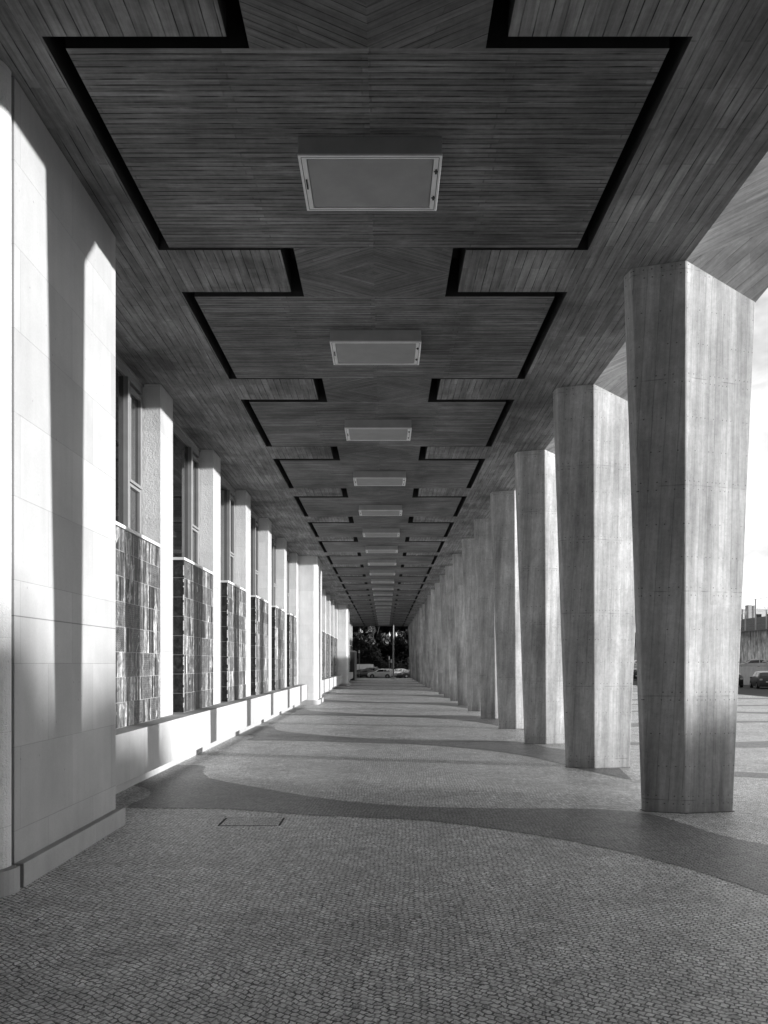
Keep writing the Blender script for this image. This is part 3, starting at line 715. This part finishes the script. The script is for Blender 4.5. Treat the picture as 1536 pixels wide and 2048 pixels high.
# far buildings on the embankment
def block(name, x0, x1, y0, y1, z0, z1, mat, label, rows, cols, face='f'):
    r = empty(name, ((x0+x1)/2, (y0+y1)/2, z0)); tag(r, label, 'building', 'far buildings on the embankment'); hx, hy = (x1-x0)/2, (y1-y0)/2; h = z1-z0
    b = MB(); b.box(-hx,hx,-hy,hy,0,h); b.build('wall', mat, r)
    b = MB(); e = .2 if rows else .03; b.box(-hx-e,hx+e,-hy-e,hy+e,h,h+.4); b.build('roof', mat, r)
    for a in range(rows):
        for c in range(cols):
            z = h*(a+.5)/rows
            xx = -hx+2*hx*(c+.5)/cols
            b = MB(); b.box(xx-hx/cols*.5, xx+hx/cols*.5, -hy-.06, -hy+.05, z-h/rows*.25, z+h/rows*.25); b.build('window', M['carglass'], r)
            yy = -hy+2*hy*(c+.5)/cols
            b = MB(); b.box(-hx-.06, -hx+.05, yy-hy/cols*.5, yy+hy/cols*.5, z-h/rows*.25, z+h/rows*.25); b.build('window', M['carglass'], r)
pale = flat('pale_render', .62, .8)
block('chimney_block', 111.3, 112.3, 222, 224, 9.3, 19.8, M['wallpaint'], 'slender grey distant tower between the fence posts', 0, 1)
block('chimney_block', 115.0, 115.7, 226, 227.4, 9.3, 20.0, M['wallpaint'], 'second slender grey tower, just right of the first one', 0, 1)
block('warehouse', 118.5, 150, 240, 254, 9.3, 20, flat('white_render', .85, .8), 'long low pale hall at the right picture edge beyond the fence', 2, 9)
# unseen block added behind the viewpoint to darken the near walkway
wg = empty('added_light_blocker', (10, -3.2, 0)); tag(wg, 'tall dark block added out of frame behind the viewpoint to cut the near light', 'building')
b = MB(); b.box(-19,30,-14,-1.0,0,ZC-.02); b.box(-3.4,30,-14,-1.0,ZC-.02,15); b.build('wall', M['groove'], wg)
b = MB(); b.box(-2.6,22,-.98,1.2,0,13); b.build('blocker_flank', M['groove'], wg)  # flank of the added block, keeps more light off the near bays
b = MB(); b.box(-3.2,30.2,-14.2,-.8,15,15.5); b.build('roof', M['steel'], wg)
for k in range(7):
    for z in (1.2, 4.9, 9.2):
        b = MB(); b.box(3+k*3.6, 4.6+k*3.6, -1.05, -.97, z, z+2.0) if k > 5 else b.box(-1.8+k*3.0, -.4+k*3.0, 1.15, 1.23, z, z+2.0); b.build('window', M['carglass'], wg)

# ================================================================== street lamps, signal, trees at the end
def lamp_post(x, y, h, label):
    r = empty('street_lamp', (x, y, 0)); tag(r, label, 'street lamp')
    b = MB(); b.box(-.33,.33,-.33,.33,0,.25); b.build('base', M['kerb'], r, bevel=.03)
    b = MB(); b.tube((0,0,.25),(0,0,h),.13,.10,n=14); b.build('pole', M['alu'], r, smooth=False)
    b = MB(); b.tube((0,0,h),(1.2,0,h+.4),.05,n=8); b.build('arm', M['alu'], r)
    b = MB(); b.box(1.0,1.7,-.14,.14,h+.34,h+.48); b.build('lamp_head', M['steel'], r, bevel=.03)
lamp_post(1.27, 111.0, 10.5, 'tall thick grey lamp post at the far end of the walkway')
def lantern_post(x, y, label):
    r = empty('street_lamp', (x, y, ZR)); tag(r, label, 'street lamp')
    b = MB(); b.tube((0,0,0),(0,0,8.2),.09,.05,n=10); b.build('pole', M['dark'], r)
    for s in (-1, 1):
        b = MB(); b.tube((0,0,8.0),(s*.62,0,8.25),.03,n=6); b.build('arm', M['dark'], r)
        l = MB(); l.tube((s*.62,0,8.2),(s*.62,0,7.6),.04,.24,n=8); l = l.build('lantern_cap', M['cap'], r)
        l2 = MB(); l2.tube((s*.62,0,7.6),(s*.62,0,7.35),.2,.1,n=8); l2.build('lantern_glass', M['alu'], l)
lantern_post(1.42, 134.0, 'dark double-arm street lamp with two hanging lanterns behind the thick post')
def signal(x, y, label):
    r = empty('traffic_light', (x, y, ZR)); tag(r, label, 'traffic light')
    b = MB(); b.tube((0,0,0),(0,0,3.4),.06,n=8); b.build('pole', M['steel'], r)
    b = MB(); b.box(-.16,.16,-.14,.14,2.7,3.5); b.build('signal_head', M['dark'], r, bevel=.03)
    b = MB(); b.box(-.24,.24,.0,.03,2.6,3.6); b.build('backing_board', M['alu'], r)
    b = MB(); b.box(.2,.55,-.1,.1,2.2,2.6); b.build('walk_signal', M['alu'], r)
signal(4.55, 137, 'traffic light on a pole right of the lamp posts')
def sign(x, y, h, w, hh, label, cat='sign'):
    r = empty('road_sign', (x, y, ZR)); tag(r, label, cat)
    b = MB(); b.tube((0,0,0),(0,0,h),.04,n=6); b.build('pole', M['steel'], r)
    b = MB(); b.box(-w/2,w/2,-.05,-.02,h-hh,h); b.build('plate', M['cap'], r)
sign(.75, 128.5, 3.7, .18, .6, 'narrow pale sign plate left of the thick lamp post')
sign(1.02, 116.0, 3.1, .24, .55, 'white sign plate close against the thick lamp post')
sign(-4.2, 118.0, 4.6, .22, .5, 'small bright sign high beside the kiosk')
# white market parasol / van awning beside kiosk
r = empty('delivery_van', (-4.3, 134, ZR), R_(20)); tag(r, 'pale van roof showing behind the cars beside the kiosk', 'van')
b = MB(); b.box(-2.4,2.0,-.95,.95,.35,2.3); b.poly([(2.0,-.95,.35),(2.0,.95,.35),(2.7,.9,.4),(2.7,-.9,.4)]); b.poly([(2.7,-.9,.4),(2.7,.9,.4),(2.65,.9,1.1),(2.65,-.9,1.1)]); b.poly([(2.65,-.9,1.1),(2.65,.9,1.1),(2.0,.95,2.2),(2.0,-.95,2.2)]); b.build('body', PT['silver'], r, bevel=.05)
for wx in (-1.5, 1.6):
    for s in (-1, 1):
        b = MB(); b.tube((wx,s*.75,.35),(wx,s*.98,.35),.35,n=14); b.build('wheel', M['tyre'], r)
b = MB(); b.poly([(2.66,-.85,1.18),(2.66,.85,1.18),(2.06,.85,2.1),(2.06,-.85,2.1)]); b.build('windscreen', M['carglass'], r, fix=False)

def leafmat(name, v):
    n = NT(name); c = n.noise(n.pos, .9, 5, .7); n.color(n.mul(n.rng(c, .3, .7, .5, 1.6), v)); n.b.inputs['Roughness'].default_value = .5; return n.m
LM = [leafmat('foliage_dark', .018), leafmat('foliage_mid', .028)]; BK = flat('bark', .07, .9)
def tree(x, y, h, rad, nleaf, label, seed, mi=0, trunk_h=2.2, group='trees beyond the parked cars', ncl=26):
    rd = random.Random(seed); r = empty('broadleaf_tree', (x, y, ZR)); tag(r, label, 'tree', group)
    b = MB(); b.tube((0,0,0),(0,0,trunk_h),.32,.24,n=9)
    for k in range(5):
        a = rd.uniform(0,6.28); b.tube((0,0,trunk_h*.9),(math.cos(a)*rad*.5,math.sin(a)*rad*.5,h*rd.uniform(.5,.75)),.14,.05,n=6)
    b.build('trunk', BK, r)
    cl = []
    for k in range(ncl):
        a = rd.uniform(0,6.28); q = rad*math.sqrt(rd.random())*.8; z = rd.uniform(trunk_h*.9, h*.88)
        sh = 1 - abs((z-h*.5)/(h*.62))**2.2
        cl.append((math.cos(a)*q*sh, math.sin(a)*q*sh, z, rd.uniform(.16,.34)*rad*(1 if ncl < 50 else .8)))
    b = MB()
    for k in range(nleaf):
        cx_, cy_, cz, cr = rd.choice(cl); d = Vector((rd.gauss(0,1), rd.gauss(0,1), rd.gauss(0,1))).normalized()
        p = Vector((cx_, cy_, cz)) + d*cr*(rd.random()**.35)*Vector((1,1,.8)).length/1.6
        u = Vector((rd.gauss(0,1), rd.gauss(0,1), rd.gauss(0,1))).normalized(); v = u.orthogonal().normalized(); s = rd.uniform(.16,.42)
        b.poly([p-u*s, p-v*s*.6, p+u*s, p+v*s*.6])
    b.build('crown', LM[mi], r, fix=False)
tree(-8.5, 150, 15, 5.5, 14000, 'tall dark tree on the left of the opening, above the kiosk', 1)
tree(-3.2, 144, 14, 4.6, 14000, 'rounded dark tree right above the white hatchback', 2, 1)
tree(3.2, 156, 17, 5.5, 14000, 'dense dark tree behind the lamp posts', 3)
tree(8.3, 150, 16, 5.8, 14000, 'dark tree beside the last column on the right of the opening', 4)
tree(-14, 165, 18, 6.5, 6000, 'big dark tree farthest left behind the building end', 5)
tree(0, 172, 20, 8, 20000, 'tallest rear tree filling the gap behind the middle trees', 6)
tree(-7.5, 184, 20, 7, 16000, 'rear tree closing the gap left of the middle trees', 21)
tree(6.5, 186, 20, 7, 16000, 'rear tree closing the gap right of the lamp posts', 22)
tree(-2.5, 192, 24, 8, 22000, 'tallest dark tree at the very back of the opening', 23)
tree(5.0, 166, 19, 5.5, 16000, 'dark bushy tree between the lamp posts and the last column', 24)
tree(-7.0, 166, 19, 5.0, 14000, 'dark bushy tree behind the kiosk side of the opening', 25)
tree(16, 170, 17, 7, 6000, 'big dark tree hidden behind the last columns', 7)
for k, (yy, hh) in enumerate(((-44, 10.6), (-37, 10.6), (-31, 10.4), (-25.5, 10.2), (-21, 9.7), (-17.5, 9.0), (-14.6, 7.8))):  # unseen tree row added to soften low sun on the near pier and floor
    tree(104 + (k % 2)*3, yy, hh, 4.2 if k < 4 else 3.2, 6500, 'tall tree added out of frame far right to screen the low sun, %s in its row' % ORD[k], 30 + k, 0, .7, 'trees added out of frame to screen the low sun', 140)
# hedge line under the trees
rd = random.Random(11); b = MB()
for k in range(14000):
    x = rd.uniform(-24, 24); y = 146 + rd.gauss(0, .8); z = ZR + abs(rd.gauss(0, 1.3)); u = Vector((rd.gauss(0,1), rd.gauss(0,1), rd.gauss(0,1))).normalized(); v = u.orthogonal().normalized(); s = rd.uniform(.15,.3); p = Vector((x,y,z))
    b.poly([p-u*s, p-v*s*.6, p+u*s, p+v*s*.6])
tag(b.build('hedge', LM[0], fix=False), 'low dark hedge running under the trees', 'hedge', kind='stuff')
